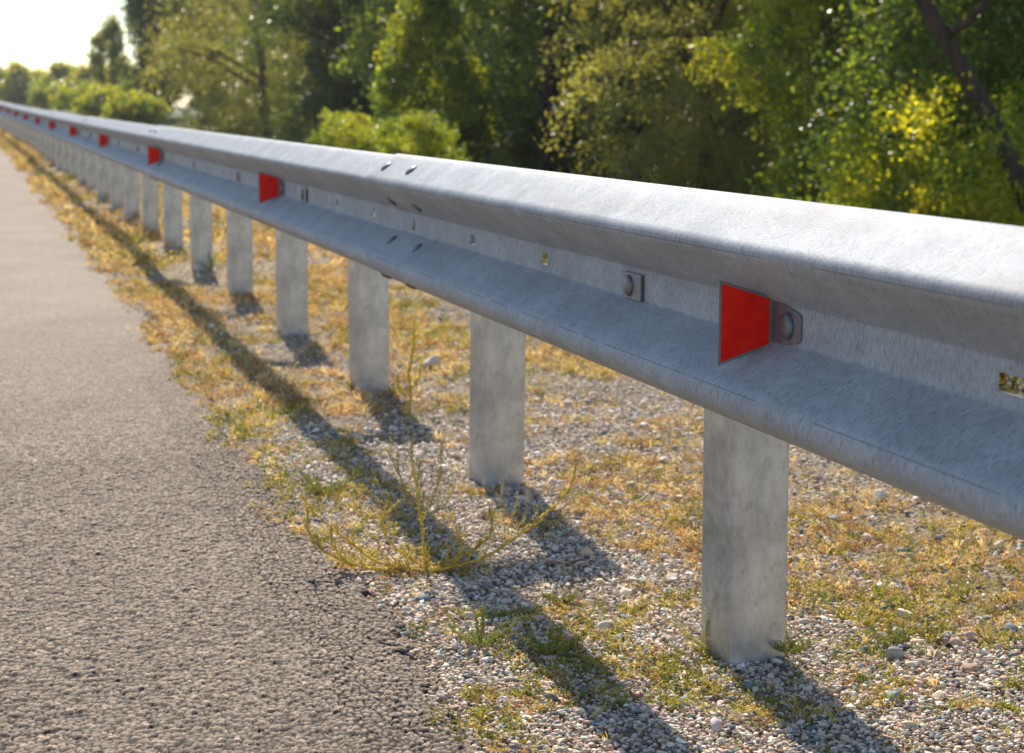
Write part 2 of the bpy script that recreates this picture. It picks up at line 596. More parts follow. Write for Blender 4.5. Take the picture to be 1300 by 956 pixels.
def box(c, sx, sy, sz, name, mat, parent, bev=.0008):
    V = []; 
    for dx in (-1, 1):
        for dy in (-1, 1):
            for dz in (-1, 1):
                V.append((c[0] + dx * sx / 2, c[1] + dy * sy / 2, c[2] + dz * sz / 2))
    F = [(0, 1, 3, 2), (4, 6, 7, 5), (0, 4, 5, 1), (2, 3, 7, 6), (0, 2, 6, 4), (1, 5, 7, 3)]
    o = mesh_py(name, V, F, mat, parent)
    bv = o.modifiers.new('bevel', 'BEVEL'); bv.width = bev; bv.segments = 2
    return o


beams = [make_beam(k) for k in range(-1, 12)]

# eight splice bolts on each visible joint, two on each of the four slopes
slopes = [(.034, .0525), (.046, .1320), (.034, -.0507), (.048, -.1317)]
for bi in range(0, 7):
    sj = SPL + 6 * bi
    bm = beams[bi]                                  # the beam whose far end lies on top
    for d, h in slopes:
        j = int(np.argmin(np.hypot(prof[:, 0] - d, prof[:, 1] - h)))
        # exact point and normal on the straight part of the slope
        lo = max(0, j - 1)
        seg_best = None
        for jj in range(max(0, j - 2), min(len(prof) - 1, j + 2)):
            A, B = prof[jj], prof[jj + 1]; t = np.dot(np.array([d, h]) - A, B - A) / np.dot(B - A, B - A)
            t = min(1, max(0, t)); q = A + t * (B - A); e = np.hypot(*(q - (d, h)))
            if seg_best is None or e < seg_best[0]: seg_best = (e, q, (B - A) / np.linalg.norm(B - A))
        q, tt = seg_best[1], seg_best[2]
        nn = np.array([tt[1], -tt[0]])
        for ds in (-.13, .13):
            s = sj + ds
            pt = q + nn * .0045
            c = P(XL - pt[0], s, ZV + pt[1])
            dome(c, .0165, .0065, (-nn[0], 0, nn[1]), (0, 1, 0), M['bolt'], 'splice_bolt', bm, seg=16)


# post with a rolled C section; one mesh copied along the rail
def c_section(w, dp, lip, r=.006, n=3):
    """outline centre line: opening at +y, starts at the road-side lip"""
    pts = []
    def arc(cx, cy, a0, a1):
        for i in range(n + 1):
            a = a0 + (a1 - a0) * i / n
            pts.append((cx + r * math.cos(a), cy + r * math.sin(a)))
    pts.append((lip, dp))
    arc(r, dp - r, math.pi / 2, math.pi)
    arc(r, r, math.pi, 1.5 * math.pi)
    arc(w - r, r, -math.pi / 2, 0)
    arc(w - r, dp - r, 0, math.pi / 2)
    pts.append((w - lip, dp))
    return pts


def post_proto():
    sec = c_section(PW, PD, .028)
    ca, sa = math.cos(R(7)), math.sin(R(7))          # the posts were driven slightly turned
    sec = [(PW / 2 + (x - PW / 2) * ca - (y - PD / 2) * sa - .008, PD / 2 + (x - PW / 2) * sa + (y - PD / 2) * ca - .004) for x, y in sec]
    n = len(sec); zs = [-.12, 0.0, .3, .60, .752]
    V = [(x, y, z) for z in zs for x, y in sec]
    F = []
    for r in range(len(zs) - 1):
        for j in range(n - 1):
            A = r * n + j; F.append((A, A + 1, A + n + 1, A + n))
    o = mesh_py('post', V, F, M['post'], rail_root, smooth=True)
    finish(o, .005, -1, 50)
    # bracket between post and beam: a U-shaped channel lying on its side
    y0 = .022
    g = XP - XL                                     # from the post face to the valley
    V = []; xsq = [-g + .004, -.01, PW * .55]
    for x in xsq:
        for (yy, zz) in ((-.046, -.052), (-.048, -.05), (-.048, .095), (-.046, .097), (.046, .097), (.048, .095)):
            V.append((x, y0 + yy, ZV + zz))
    F = []
    for r in range(len(xsq) - 1):
        for j in range(5):
            A = r * 6 + j; F.append((A, A + 6, A + 7, A + 1))
    V += [(-g + .003, y0 - .048, ZV - .025), (-g + .003, y0 + .048, ZV - .025), (-g + .003, y0 + .048, ZV + .022), (-g + .003, y0 - .048, ZV + .022)]
    b = len(V) - 4; F.append((b, b + 1, b + 2, b + 3))
    br = mesh_py('bracket', V, F, M['plate'], o)
    finish(br, .004, 0, 30)
    wa = box((-g - .0035, y0, ZV - .003), .005, .078, .043, 'washer_plate', M['plate'], o)
    bo = dome((-g - .006, y0 + .012, ZV - .003), .0175, .008, (-1, 0, 0), (0, 0, 1), M['bolt'], 'bolt', o)
    nu = dome((-g + .012, y0, ZV - .003), .014, .014, (1, 0, 0), (0, 0, 1), M['bolt'], 'nut', o, seg=6)
    return o


pp = post_proto()
first = True
for n in range(-2, 43):
    s = S0 + n * SP - .004
    o = pp if first else copy_tree(pp, rail_root)
    first = False
    a, b = warp(XP, s)
    o.location = (float(a) - XL, s, float(b))
    o.rotation_euler = (R(rng.normal(0, .35)), R(rng.normal(0, .35)), math.atan(2 * KX * -1 * min(max(s - 2, 0), TM)) + R(rng.normal(0, 1.0)) if n > 1 else 0.0)


# reflector: plate bolted in the valley, folded out to a trapezoid blade with a red sheet
def reflector_proto():
    T = .0025
    # local frame: x towards the verge, y along the road, z up; origin at its bolt on the valley
    def slab(pts, nvec, name, mat, parent, th, bev=.0006):
        nv = Vector(nvec).normalized()
        V = [Vector(p) for p in pts] + [Vector(p) + nv * th for p in pts]
        n = len(pts)
        F = [tuple(range(n - 1, -1, -1)), tuple(range(n, 2 * n))]
        F += [(i, (i + 1) % n, n + (i + 1) % n, n + i) for i in range(n)]
        o = mesh_py(name, V, F, mat, parent)
        b = o.modifiers.new('bevel', 'BEVEL'); b.width = bev; b.segments = 2
        return o
    base = [(0, .050, -.0345), (0, -.030, -.0205), (0, -.037, -.0160), (0, -.037, .0145), (0, -.030, .0190), (0, .050, .0335)]
    o = slab(base, (-1, 0, 0), 'reflector', M['plate'], rail_root, T)
    blade = [(-.0008, .050, -.0345), (-.0735, .064, -.0600), (-.0735, .064, .0560), (-.0008, .050, .0335)]
    nv = Vector((-.014, -.0727, 0)).normalized()
    bl = slab(blade, nv, 'reflector_blade', M['plate'], o, T)
    inset = []
    e1 = Vector((-.0008, .050, 0)); e2 = Vector((-.0735, .064, 0))
    for t, z in ((.07, -.0305), (.955, -.0550), (.955, .0510), (.07, .0300)):
        q = e1.lerp(e2, t) + nv * (T + .0004)
        inset.append((q.x, q.y, z))
    slab(inset, nv, 'reflective_sheet', M['red'], o, .0009, .0003)
    # the same sheet on the far side for drivers coming the other way
    inset2 = [tuple(Vector(p) - nv * (T + .0004 + .0004 + .0009)) for p in inset]
    slab(inset2, nv, 'reflective_sheet', M['red'], o, .0009, .0003)
    dome((-T - .0005, 0, -.001), .0180, .0075, (-1, 0, 0), (0, 0, 1), M['bolt'], 'bolt', o)
    return o


rp = reflector_proto()
k = 0
s = S0 - .5 - .045
while s < 66:
    o = rp if k == 0 else copy_tree(rp, rail_root)
    a, b = warp(XL, s)
    lift = .0072 if k in (2, 5) else .0035
    if k % 3 == 2: lift = .011                      # these share a hole with a post bolt
    o.location = (float(a) - XL - lift, s, ZV + float(b))
    o.rotation_euler = (R(rng.normal(0, 1.2)) if k else 0, 0, math.atan(-2 * KX * min(s, TM)))
    s += 4.0; k += 1

# ------------------------------------------------------------------ gravel
def ico(sub):
    import bmesh
    bm = bmesh.new(); bmesh.ops.create_icosphere(bm, subdivisions=sub, radius=1)
    v = np.array([x.co[:] for x in bm.verts]); f = np.array([[q.index for q in p.verts] for p in bm.faces]); bm.free()
    return v, f


def veg_mask(x, y):
    """how overgrown the verge is at a spot (0 bare gravel, 1 covered)"""
    n1 = fbm(x * 1.9 + 7, y * 1.3, 41, 3)
    n2 = fbm(x * 7, y * 7, 47, 2)
    right = np.clip((x - (1.42 - .05 * np.minimum(y, 5))) / .35, 0, 1)
    strip = np.clip((y - 3.5) / 1.8, 0, 1) * np.clip((x - .54) / .08, 0, 1) * np.clip((1.06 - x) / .1, 0, 1)
    base = .50 * right + .72 * strip + .20
    # more cobbles again at the lower right corner
    base = base - .55 * np.clip((3.0 - y) / .5, 0, 1) * np.clip((x - 1.2) / .2, 0, 1) * np.clip((1.9 - x) / .4, 0, 1)
    m_ = base * (.1 + 1.8 * n1) + (n1 - .5) * 1.6 + (n2 - .5) * 1.9
    return np.clip(m_ * 1.3 - .12, 0, 1)


pal = 1.28 * np.array([(.58, .48, .38), (.54, .43, .33), (.25, .28, .28), (.14, .17, .18), (.66, .59, .50), (.46, .29, .20), (.40, .35, .29), (.60, .46, .35), (.80, .75, .68)])
pw = np.array([.22, .19, .07, .08, .15, .06, .08, .10, .05])


def stones(n, xr, yr, dmin, dmax, keep, sub, seed_, sizes='log'):
    x = rng.uniform(*xr, n); y = yr[0] + (yr[1] - yr[0]) * rng.uniform(0, 1, n)
    k_ = rng.uniform(0, 1, n) < keep(x, y)
    x, y = x[k_], y[k_]; n = len(x)
    d = np.clip(np.exp(rng.normal(math.log((dmin * dmax) ** .5), .45, n)), dmin, dmax)
    allv = []; allf = []; allc = []; off = 0
    base_v, base_f = ico(sub)
    for t in range(6):
        r_ = np.random.default_rng(seed_ + t)
        tv = base_v * (1 + r_.normal(0, .16 if sub == 1 else .09, len(base_v)))[:, None]
        q = r_.normal(0, 1, 3); q /= np.linalg.norm(q)
        dd = tv @ q; tv = tv - np.outer(np.maximum(dd - .55, 0), q)          # a chipped face
        for _ in range(5):
            q = r_.normal(0, 1, 3); q /= np.linalg.norm(q)
            dd = tv @ q; tv = tv - np.outer(np.maximum(dd - r_.uniform(.32, .62), 0), q)
        sel = np.arange(n) % 6 == t
        m_ = sel.sum()
        sc = np.stack([rng.uniform(.75, 1.15, m_), rng.uniform(.5, .85, m_), rng.uniform(.28, .6, m_)], 1) * (d[sel] / 2)[:, None]
        wx, wz = warp(x[sel], y[sel])
        z = ground_z(x[sel], y[sel]) + wz + d[sel] * .16 + rng.uniform(0, .003, m_)
        v, f_ = scatter(tv, base_f, np.stack([wx, y[sel], z], 1), rand_rot(m_, .35), sc)
        ci = rng.choice(len(pal), m_, p=pw / pw.sum())
        c = pal[ci] * rng.uniform(.8, 1.2, m_)[:, None] * rng.normal(1, .04, (m_, 3))
        allv.append(v); allf.append(f_ + off); allc.append(np.repeat(c, len(tv), 0)); off += len(v)
    return np.concatenate(allv), np.concatenate(allf), np.concatenate(allc)


def merge(name, parts, mat, smooth=False):
    V = []; F = []; C = []; off = 0
    for v, f_, c in parts:
        V.append(v); F.append(f_ + off); C.append(c); off += len(v)
    return mesh_np(name, np.concatenate(V), np.concatenate(F), mat, cols=np.concatenate(C), smooth=smooth)


def ke(x, y):
    e = road_edge(y)
    return (np.clip((x - e + .03) / .06, 0, 1) + .34 * np.clip((x - e + .22) / .20, 0, 1) ** 2 * (fbm(x * 6, y * 6, 77, 2) > .46)).clip(0, 1) * (1 - .55 * veg_mask(x, y))


parts = [
    stones(80000, (.50, 1.75), (2.0, 4.6), .005, .018, ke, 1, 100),
    stones(7000, (.60, 2.2), (2.0, 5.0), .012, .024, lambda x, y: ke(x, y) * .8, 2, 200),
    stones(50000, (.55, 2.6), (4.6, 8.5), .008, .018, lambda x, y: ke(x, y) * .8, 1, 300),
    stones(30000, (1.6, 3.6), (2.2, 5.5), .007, .020, lambda x, y: ke(x, y) * .9, 1, 350),
    stones(2600, (1.1, 4.0), (2.3, 9), .018, .045, lambda x, y: (fbm(x * 3, y * 3, 55, 2) > .5) * .7, 2, 380),
    stones(22000, (.55, 4.0), (8.5, 20), .014, .034, lambda x, y: ke(x, y) * .8, 1, 400),
    stones(1500, (.75, 3.0), (2.2, 8), .024, .040, lambda x, y: ke(x, y) * .5, 2, 450),
    stones(500, (-.1, .6), (2.2, 6), .004, .009, lambda x, y: .3 + 0 * x, 1, 500),
]
gr = merge('gravel', parts, M['stone'])
tag(gr, 'loose crushed stone gravel spread over the shoulder under the guardrail', 'gravel', kind='stuff')

# ------------------------------------------------------------------ ground cover
def blade_tpl(n, l0, l1, w, lean, curve=.3, seed_=0):
    """n narrow bent leaves from one root (each: two quads)"""
    r_ = np.random.default_rng(seed_)
    V = []; F = []
    for i in range(n):
        a = r_.uniform(0, 2 * np.pi); l = r_.uniform(l0, l1); le = abs(r_.normal(lean, .25))
        d = np.array([math.cos(a), math.sin(a), 0]); s_ = np.array([-math.sin(a), math.cos(a), 0])
        b0 = d * r_.uniform(0, .25)
        p1 = b0 + (d * math.sin(le) + np.array([0, 0, math.cos(le)])) * l * .55
        le2 = le + curve
        p2 = p1 + (d * math.sin(le2) + np.array([0, 0, math.cos(le2)])) * l * .45
        k_ = len(V)
        V += [b0 - s_ * w * .4, b0 + s_ * w * .4, p1 + s_ * w * .5, p1 - s_ * w * .5, p2 + s_ * w * .08, p2 - s_ * w * .08]
        F += [(k_, k_ + 1, k_ + 2, k_ + 3), (k_ + 3, k_ + 2, k_ + 4, k_ + 5)]
    return np.array(V), np.array(F)


def herb_tpl(seed_, stems=4, per=9):
    """creeping plant: short stems set with fat little leaves"""
    r_ = np.random.default_rng(seed_); V = []; F = []
    for s_ in range(stems):
        a = r_.uniform(0, 2 * np.pi); le = r_.uniform(.5, 1.3); L = r_.uniform(.6, 1.0)
        d = np.array([math.cos(a) * math.sin(le), math.sin(a) * math.sin(le), math.cos(le)])
        for i in range(per):
            p = d * L * (i + .5) / per
            q = r_.normal(0, 1, 3); q /= np.linalg.norm(q); q[2] = abs(q[2]) * .6 + .15
            t = np.cross(q, d); t /= np.linalg.norm(t) + 1e-9
            l = r_.uniform(.14, .26); w = l * .32
            k_ = len(V)
            V += [p, p + q * l * .5 + t * w, p + q * l, p + q * l * .5 - t * w]
            F.append((k_, k_ + 1, k_ + 2, k_ + 3))
    return np.array(V), np.array(F)


def cover(n, xr, yr, tpls, size, keep, cols, tilt=.2, pwr=1.0):
    x = rng.uniform(*xr, n); y = yr[0] + (yr[1] - yr[0]) * rng.uniform(0, 1, n) ** pwr
    k_ = rng.uniform(0, 1, n) < keep(x, y); x, y = x[k_], y[k_]; n = len(x)
    V = []; F = []; C = []; off = 0
    for t, (tv, tf) in enumerate(tpls):
        sel = np.arange(n) % len(tpls) == t; m_ = sel.sum()
        if not m_: continue
        wx, wz = warp(x[sel], y[sel])
        z = ground_z(x[sel], y[sel]) + wz + np.where(x[sel] < road_edge(y[sel]), .006, .001)
        sc = rng.uniform(*size, m_)
        v, f_ = scatter(tv, tf, np.stack([wx, y[sel], z], 1), rand_rot(m_, tilt), sc)
        cc_ = cols(x[sel], y[sel], m_)
        cv = np.repeat(cc_, len(tv), 0) * rng.uniform(.75, 1.25, (m_ * len(tv) , 1))
        V.append(v); F.append(f_ + off); C.append(cv); off += len(v)
    return np.concatenate(V), np.concatenate(F), np.concatenate(C)


ORG = np.array([(.56, .36, .18), (.66, .50, .29), (.44, .25, .13), (.72, .58, .37), (.82, .72, .52), (.26, .17, .11), (.62, .48, .25), (.50, .42, .30)])
GRN = np.array([(.24, .27, .06), (.34, .34, .07), (.18, .21, .05), (.44, .40, .10), (.54, .46, .16)])


def col_mix(green):
    def fn(x, y, n):
        g = np.clip(green(x, y) + rng.normal(0, .18, n), 0, 1)
        pick = rng.uniform(0, 1, n) < g
        c = np.where(pick[:, None], GRN[rng.integers(0, len(GRN), n)], ORG[rng.integers(0, len(ORG), n)])
        c = c * (1 - .68 * np.clip((x - 2.8) / .5, 0, 1))[:, None]      # grass darkened towards the trees, their shade put into its colour
        return c * rng.uniform(.8, 1.2, n)[:, None]
    return fn


def greenness(x, y):
    n_ = fbm(x * 1.6 + 3, y * 1.6, 61, 3)
    g = .20 + 1.5 * (n_ - .5)
    g = g + .45 * np.clip((1.05 - x) / .2, 0, 1) * np.clip((8 - y) / 4, 0, 1)
    g = g + .4 * np.clip((3.1 - y) / .5, 0, 1) + .9 * np.clip((x - 2.75) / .5, 0, 1)
    return g


herbs = [herb_tpl(s_) for s_ in range(5)]
def straw_tpl(seed_):
    """fallen dry stalk, slightly bent, with a side twig"""
    r_ = np.random.default_rng(seed_); V = []; F = []
    def strip(p, d, L, w, k=5):
        c_ = r_.normal(0, .25)
        b0 = len(V)
        for i in range(k + 1):
            t = i / k; a = d + c_ * t
            q = p + np.array([math.cos(a), math.sin(a), .10 * math.sin(3 * t) + .06]) * L * t
            s_ = np.array([-math.sin(a), math.cos(a), .4]) * w * (1 - .5 * t)
            V.extend([q - s_, q + s_])
        for i in range(k): F.append((b0 + 2 * i, b0 + 2 * i + 1, b0 + 2 * i + 3, b0 + 2 * i + 2))
    strip(np.zeros(3), 0, 1.0, .008)
    strip(np.array([.45, 0, .06]), r_.uniform(.4, .9), .4, .006, 3)
    return np.array(V), np.array(F)


straws = [straw_tpl(s_) for s_ in range(4)]
tufts = [blade_tpl(9, .5, 1.0, .055, .7, .5, s_) for s_ in range(4)]
keepv = lambda x, y: veg_mask(x, y) ** 2.0 * (.25 + .75 * (fbm(x * 15, y * 15, 99, 2) > .47)) * np.clip((x - road_edge(y) + .04 + .10 * fbm(x * 5, y * 5, 88, 2)) / .10, 0, 1)
keepd = lambda x, y: (.15 + .85 * veg_mask(x, y)) * np.clip((x - road_edge(y) + .02) / .05, 0, 1)
STRAW = lambda x, y, n: np.array([(.80, .68, .46), (.66, .50, .30), (.50, .36, .22), (.30, .22, .15)])[rng.integers(0, 4, n)]
cv = [
    cover(1700, (.60, 3.0), (2.2, 5.2), straws, (.025, .10), keepd, STRAW, .12),
    cover(1200, (.55, 3.5), (5.0, 10.0), straws, (.05, .16), keepd, STRAW, .15),
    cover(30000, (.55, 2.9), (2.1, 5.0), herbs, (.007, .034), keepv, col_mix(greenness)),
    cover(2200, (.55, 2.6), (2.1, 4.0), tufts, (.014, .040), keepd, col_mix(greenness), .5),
    cover(1500, (1.0, 1.75), (2.25, 3.0), herbs, (.010, .034), lambda x, y: (fbm(x * 8, y * 8, 93, 2) > .52) * 1., col_mix(lambda x, y: .75 + 0 * x)),
    cover(1100, (.70, 1.1), (2.45, 3.0), herbs, (.010, .030), lambda x, y: (fbm(x * 8, y * 8, 95, 2) > .54) * 1., col_mix(lambda x, y: .7 + 0 * x)),
    cover(1300, (.60, .98), (3.25, 4.7), herbs, (.010, .036), lambda x, y: (fbm(x * 13, y * 13, 91, 2) > .52) * (x > road_edge(y) - .03), col_mix(lambda x, y: .55 + 0 * x)),
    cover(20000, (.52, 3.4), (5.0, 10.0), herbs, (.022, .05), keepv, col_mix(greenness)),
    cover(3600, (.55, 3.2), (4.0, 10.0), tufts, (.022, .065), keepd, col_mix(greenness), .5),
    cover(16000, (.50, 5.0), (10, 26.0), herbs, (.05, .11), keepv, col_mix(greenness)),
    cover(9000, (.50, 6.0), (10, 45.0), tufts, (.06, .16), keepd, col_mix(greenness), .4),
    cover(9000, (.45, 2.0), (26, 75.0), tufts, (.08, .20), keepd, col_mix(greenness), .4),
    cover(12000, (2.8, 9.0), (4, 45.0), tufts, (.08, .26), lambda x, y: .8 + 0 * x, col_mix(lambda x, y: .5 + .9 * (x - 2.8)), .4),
]
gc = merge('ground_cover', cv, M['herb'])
tag(gc, 'dry orange and green creeping plants and short grass covering the verge', 'ground cover', kind='stuff')

# ------------------------------------------------------------------ larger stones, each its own thing
def big_stone(x, y, d, flat, col, label, seed_, ang=0.):
    r_ = np.random.default_rng(seed_)
    tv, tf = ico(3)
    tv = tv * (1 + .10 * np.sin(tv[:, [0]] * 3.1 + seed_) + .05 * np.sin(tv[:, [1]] * 5 + 1))
    for _ in range(15):
        q = r_.normal(0, 1, 3); q /= np.linalg.norm(q)
        dd = tv @ q; tv = tv - np.outer(np.maximum(dd - r_.uniform(.48, .74), 0), q)
    tv = tv * np.array([1.1, .8, flat]) * d / 2
    wx, wz = warp(np.float64(x), np.float64(y))
    mt, nt, bs = new_mat('stone_surface')
    n1 = noise(nt, 90, 5, .65, mapping(nt))
    c = ramp(nt, n1.outputs[0], [(.3, tuple(.7 * c_ for c_ in col)), (.7, tuple(1.15 * c_ for c_ in col))])
    nt.links.new(c.outputs[0], bs.inputs['Base Color']); bs.inputs['Roughness'].default_value = .8
    bump(nt, n1.outputs[0], .5, .002, bs)
    o = mesh_np('stone', tv, tf, mt)
    o.location = (float(wx), y, float(wz + ground_z(np.float64(x), np.float64(y))) + d * flat * .30)
    o.rotation_euler = (R(r_.uniform(-12, 12)), R(r_.uniform(-12, 12)), ang)
    tag(o, label, 'stone', 'larger stones on the verge')
    return o


for a_ in [
    (1.02, 2.93, .036, .55, (.22, .25, .26), 'slate grey angular stone in the shadow of the rail, left of a paler one', 3, .4),
    (1.215, 3.10, .040, .6, (.42, .42, .36), 'pale greenish grey chipped stone at the tip of the second post shadow', 5, 1.2),
    (1.38, 3.02, .042, .45, (.24, .28, .27), 'dark greenish flat stone lying in sunlight left of the nearest post', 8, .2),
    (1.17, 2.82, .034, .5, (.36, .37, .34), 'grey rounded stone on the gravel nearest the foot of the first post', 11, .9),
    (.92, 3.16, .030, .9, (.25, .25, .25), 'small upright dark grey pebble behind the yellow weed', 14, .3),
    (1.47, 2.55, .046, .7, (.34, .35, .33), 'grey half-buried stone at the bottom edge right of the first post', 17, .1),
    (2.03, 3.62, .045, .9, (.72, .66, .58), 'white stone among orange plants right of the nearest post', 20, 1.8),
    (1.55, 6.05, .10, .55, (.70, .62, .52), 'large pale flat stone in dry grass behind the third post', 23, .5),
    (1.62, 2.63, .050, .4, (.30, .32, .31), 'flat grey stone at the lower right of the verge', 26, 2.1),
    (1.83, 3.35, .040, .5, (.20, .22, .21), 'nearly black stone in the orange plants beneath the rail', 31, .8),
]: big_stone(*a_)

# ------------------------------------------------------------------ weeds
def tube(pts, r0, r1, seg=5):
    pts = [Vector(p) for p in pts]; V = []; F = []
    n = len(pts)
    for i, p in enumerate(pts):
        t = (pts[min(i + 1, n - 1)] - pts[max(i - 1, 0)]).normalized()
        u = t.orthogonal().normalized(); w = t.cross(u)
        r = r0 + (r1 - r0) * i / (n - 1)
        for k_ in range(seg):
            a = 2 * math.pi * k_ / seg
            V.append(p + u * (r * math.cos(a)) + w * (r * math.sin(a)))
    for i in range(n - 1):
        for k_ in range(seg):
            j = (k_ + 1) % seg
            F.append((i * seg + k_, i * seg + j, (i + 1) * seg + j, (i + 1) * seg + k_))
    return V, F


def smooth_path(ctrl, n=10):
    """Catmull-Rom through the control points"""
    c = [Vector(p) for p in ctrl]; c = [c[0] * 2 - c[1]] + c + [c[-1] * 2 - c[-2]]
    out = []
    for i in range(1, len(c) - 2):
        for k_ in range(n):
            t = k_ / n
            out.append(.5 * ((2 * c[i]) + (c[i + 1] - c[i - 1]) * t + (2 * c[i - 1] - 5 * c[i] + 4 * c[i + 1] - c[i + 2]) * t * t + (3 * c[i] - c[i - 1] - 3 * c[i + 1] + c[i + 2]) * t ** 3))
    out.append(c[-2])
    return out


def plain(name, col, rough=.7, tr=.25, var=.3):
    mt, nt, bs = new_mat(name)
    n1 = noise(nt, 70, 3, .6, mapping(nt))
    c = ramp(nt, n1.outputs[0], [(.3, tuple((1 - var) * c_ for c_ in col)), (.7, tuple((1 + var) * c_ for c_ in col))])
    nt.links.new(c.outputs[0], bs.inputs['Base Color']); bs.inputs['Roughness'].default_value = rough
    if tr:
        t = nt.nodes.new('ShaderNodeBsdfTranslucent'); nt.links.new(c.outputs[0], t.inputs['Color'])
        mx = nt.nodes.new('ShaderNodeMixShader'); mx.inputs[0].default_value = tr
        nt.links.new(bs.outputs[0], mx.inputs[1]); nt.links.new(t.outputs[0], mx.inputs[2])
        nt.links.new(mx.outputs[0], nt.nodes['Material Output'].inputs['Surface'])
    return mt


M['stem_y'] = plain('yellow_stem', (.80, .56, .10))
M['stem_o'] = plain('dry_stem', (.62, .46, .22))
M['wleaf'] = plain('weed_leaf', (.58, .52, .14), tr=.4)
M['gleaf'] = plain('creeper_leaf', (.26, .30, .07), tr=.4)
M['flower'] = plain('yellow_flower', (.75, .62, .08), tr=.4)


def weed(x, y, paths, label, stem_mat, leaf_mat, r0=.0022, leaf_n=60, leaf_l=.008, twig=.5, cat='weed', seed_=0, group=None, bud=False, twl=.03, name='weed'):
    """paths: branches as lists of offsets (right of camera, away from camera, up) in metres"""
    r_ = random.Random(seed_)
    wx, wz = warp(np.float64(x), np.float64(y))
    root = empty(name, (float(wx), y, float(wz + ground_z(np.float64(x), np.float64(y))) + .004))
    tag(root, label, cat, group)
    ex = Vector((math.cos(YAW), -math.sin(YAW), 0)); ey = Vector((math.sin(YAW), math.cos(YAW), 0))
    LV = []; LF = []
    V = []; F = []
    def add(vv, ff):
        k_ = len(V); V.extend(vv); F.extend([tuple(i + k_ for i in q) for q in ff])
    def leaf(p, d, l, w):
        d = d.normalized(); s_ = d.cross(Vector((r_.uniform(-1, 1), r_.uniform(-1, 1), r_.uniform(-1, 1)))).normalized()
        k_ = len(LV); up_ = d.cross(s_) * w * .5
        LV.extend([p, p + d * l * .5 + s_ * w + up_, p + d * l, p + d * l * .5 - s_ * w + up_]); LF.append((k_, k_ + 1, k_ + 2, k_ + 3))
    for path in paths:
        pts = [ex * a + ey * b + Vector((0, 0, c)) for a, b, c in path]
        sp = smooth_path(pts, 9)
        sp = [p + Vector((r_.gauss(0, .0009), r_.gauss(0, .0009), r_.gauss(0, .0009))) for p in sp]
        add(*tube(sp, r0, r0 * .5))
        L = sum((sp[i + 1] - sp[i]).length for i in range(len(sp) - 1))
        for i in range(2, len(sp) - 1):
            t = (sp[i + 1] - sp[i]).normalized()
            if r_.random() < twig:
                d = (t + Vector((r_.uniform(-1, 1), r_.uniform(-1, 1), r_.uniform(.0, 1.1))) * .9).normalized()
                l = r_.uniform(.4, 1.2) * twl
                q1 = sp[i] + d * l * .5 + Vector((0, 0, l * .06)); q2 = sp[i] + d * l + Vector((0, 0, l * .25))
                add(*tube([sp[i], q1, q2], r0 * .4, r0 * .2, 4))
                for k_ in range(int(5 + l * 260)):
                    f_ = r_.random(); p = sp[i].lerp(q2, f_)
                    leaf(p, d + Vector((r_.gauss(0, 1), r_.gauss(0, 1), r_.gauss(.3, .8))), leaf_l * r_.uniform(.3, .9), leaf_l * .18)
            for k_ in range(max(1, int(leaf_n * (L / len(sp)) / .05))):
                p = sp[i].lerp(sp[i + 1], r_.random())
                leaf(p, t + Vector((r_.gauss(0, 1), r_.gauss(0, 1), r_.gauss(.2, .9))), leaf_l * r_.uniform(.4, 1.1), leaf_l * (.3 if bud else .16))
    mesh_py('stems', V, F, stem_mat, root, smooth=True)
    mesh_py('flowers' if bud else 'leaves', LV, LF, leaf_mat, root)
    return root


weed(.834, 3.307, [
    [(0, 0, 0), (-.004, 0, .03), (-.010, .01, .085), (-.016, .0, .14), (-.024, .01, .19)],
    [(0, 0, 0), (-.05, -.012, .008), (-.12, -.03, .016), (-.19, -.03, .04), (-.235, -.02, .08), (-.24, -.01, .135)],
    [(0, 0, 0), (-.04, -.02, .010), (-.10, -.02, .025), (-.155, .0, .06), (-.215, .03, .10), (-.26, .05, .145)],
    [(0, 0, 0), (-.03, -.01, .006), (-.09, -.04, .012), (-.15, -.05, .03), (-.185, -.04, .06), (-.19, -.03, .10)],
    [(0, 0, 0), (-.03, .02, .02), (-.07, .03, .045), (-.095, .05, .09), (-.07, .06, .12)],
    [(0, 0, 0), (.05, -.01, .012), (.11, -.01, .030), (.17, .0, .065), (.23, .01, .11), (.285, .02, .165), (.30, .02, .22)],
    [(0, 0, 0), (.03, .01, .008), (.06, .0, .02), (.068, .0, .05), (.062, .0, .07)],
    [(0, 0, 0), (.04, .03, .012), (.09, .05, .03), (.13, .06, .07), (.125, .06, .11)],
    ], 'sprawling yellow weed with long curved bare branches at the asphalt edge', M['stem_y'], M['wleaf'], .0038, 42, .0085, .36, seed_=2, twl=.032)
weed(.93, 3.75, [
    [(0, 0, 0), (.0, 0, .05), (-.015, 0, .12), (-.02, 0, .19)],
    [(0, 0, 0), (-.03, 0, .05), (-.05, 0, .11), (-.075, 0, .16)],
    [(0, 0, 0), (.03, 0, .05), (.045, 0, .11), (.05, 0, .18)],
    [(0, 0, 0), (-.01, .03, .06), (.0, .05, .13)],
    [(0, 0, 0), (.05, 0, .03), (.08, 0, .08)],
    [(0, 0, 0), (-.06, 0, .02), (-.11, 0, .06), (-.14, 0, .07)],
    ], 'bushy straw coloured weed with fine twigs behind the yellow one', M['stem_o'], M['wleaf'], .0019, 34, .008, .6, seed_=3, twl=.04)
